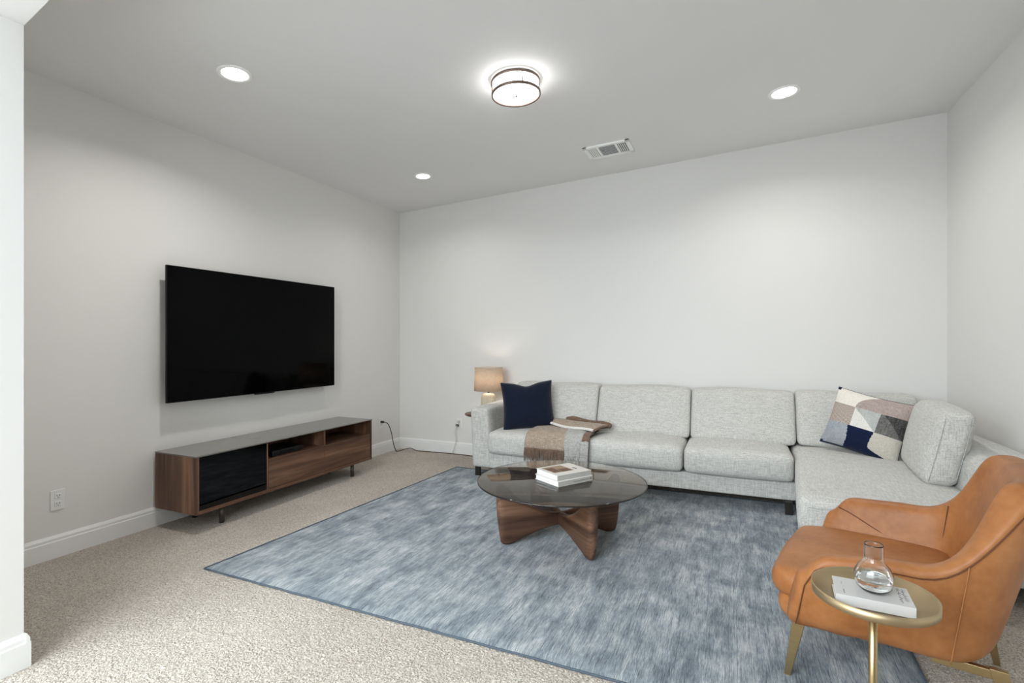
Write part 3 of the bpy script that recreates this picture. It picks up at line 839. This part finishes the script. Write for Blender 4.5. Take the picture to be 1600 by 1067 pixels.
ap = soft_box('apron', (-.330, -.08, -.340, .340, .222, .312), .04, 'leather', ch, (.012, 0, 0), 14, dnose(-.17, .185, .20))
soft_box('seat_deck', (-.25, .17, -.265, .265, .240, .315), .02, 'leather', ch)
for sx, fxx in ((-1, -.298), (1, .318)):
    for sy in (-1, 1):
        fy_ = sy*.29; tx, ty = fxx-sx*.045, fy_*.97
        v = []; 
        for (px, py, pz_, w, d) in ((tx, ty, .25, .022, .011), (tx+(fxx-tx)*.3, ty+(fy_-ty)*.3, .18, .019, .010), (fxx, fy_, .0, .0105, .008)):
            v += [(px-w, py-d, pz_), (px+w, py-d, pz_), (px+w, py+d, pz_), (px-w, py+d, pz_)]
        f = [[0, 3, 2, 1], [8, 9, 10, 11]]
        for r_ in range(2):
            for k in range(4): f.append([r_*4+k, r_*4+(k+1) % 4, r_*4+4+(k+1) % 4, r_*4+4+k])
        lg = mk('leg', v, f, 'brass', ch, bevel=.002)
        mk('bracket', *boxv(min(tx, tx-sx*.16), max(tx, tx-sx*.16), ty-.010, ty+.010, .218, .246), 'brass', lg, bevel=.002)

# ================================================================== SIDE TABLE, BOOK, VASE
TZ = .55
st_ = empty('tray_table', (.342, 1.655, 0), label='small round brass tray side table beside the armchair', cat='side table')
TR = .143
tag(lathe('tray', [(0, TZ-.005), (TR-.003, TZ-.005), (TR, TZ-.003), (TR+.001, TZ+.020), (TR-.0015, TZ+.020), (TR-.003, TZ), (0, TZ)], 'brass_tray', st_, 96), 'round brass tray with a raised rim')
lathe('stem', [(0, .012), (.0105, .012), (.0105, TZ-.005), (0, TZ-.005)], 'brass', st_, 24)
lathe('foot_plate', [(0, 0), (.12, 0), (.122, .003), (.12, .008), (.02, .012), (0, .012)], 'brass', st_, 64)
tb = book('hardback_book', (.333, 1.628, TZ+.0005), R(-4), .116, .170, .027, 'book_grey_white', 'white hardback book lying on the brass tray table', 'book_grey_white')
tb.rotation_euler = (0, 0, R(-94))
rs = random.Random(3)
for row, (x0, ln) in enumerate(((-.045, 12), (-.045, 10))):   # two lines of small title lettering across the cover
    for k in range(ln):
        x = x0+.0072*k; y = .060+.011*row
        for q in range(3):
            a = x+rs.uniform(0, .003); bb = y+rs.uniform(-.004, .001)
            if rs.random() < .5: box('title_stroke', (a, a+.0011, bb, bb+.006, .027, .0272), 'print_ink', tb)
            else: box('title_stroke', (a, a+.0042, bb+.002, bb+.003, .027, .0272), 'print_ink', tb)
for k in range(3): box('cover_mark', (.022+.009*k, .026+.009*k, -.066, -.063, .027, .0272), 'print_ink', tb)
box('cover_mark', (-.03, -.012, -.066, -.0645, .027, .0272), 'print_grey', tb)

va = empty('glass_vase', (.338, 1.628, TZ+.028), label='clear round-bellied glass vase with a little water on the white book', cat='vase')
op = [(.0, .0), (.018, .0), (.030, .004), (.040, .015), (.0445, .032), (.0435, .050), (.036, .066), (.027, .076), (.0225, .083), (.0215, .09), (.0215, .122), (.0225, .125)]
ip = [(.0205, .125), (.0195, .121), (.0195, .09), (.0205, .084), (.025, .0775), (.034, .0665), (.0410, .050), (.042, .032), (.038, .0165), (.028, .0065), (.0, .005)]
lathe('bowl', op+ip, 'clear_glass', va, 64)
lathe('water', [(0, .0055), (.0275, .007), (.0372, .017), (.0412, .032), (.0410, .036), (0, .036)], 'water', va, 64)
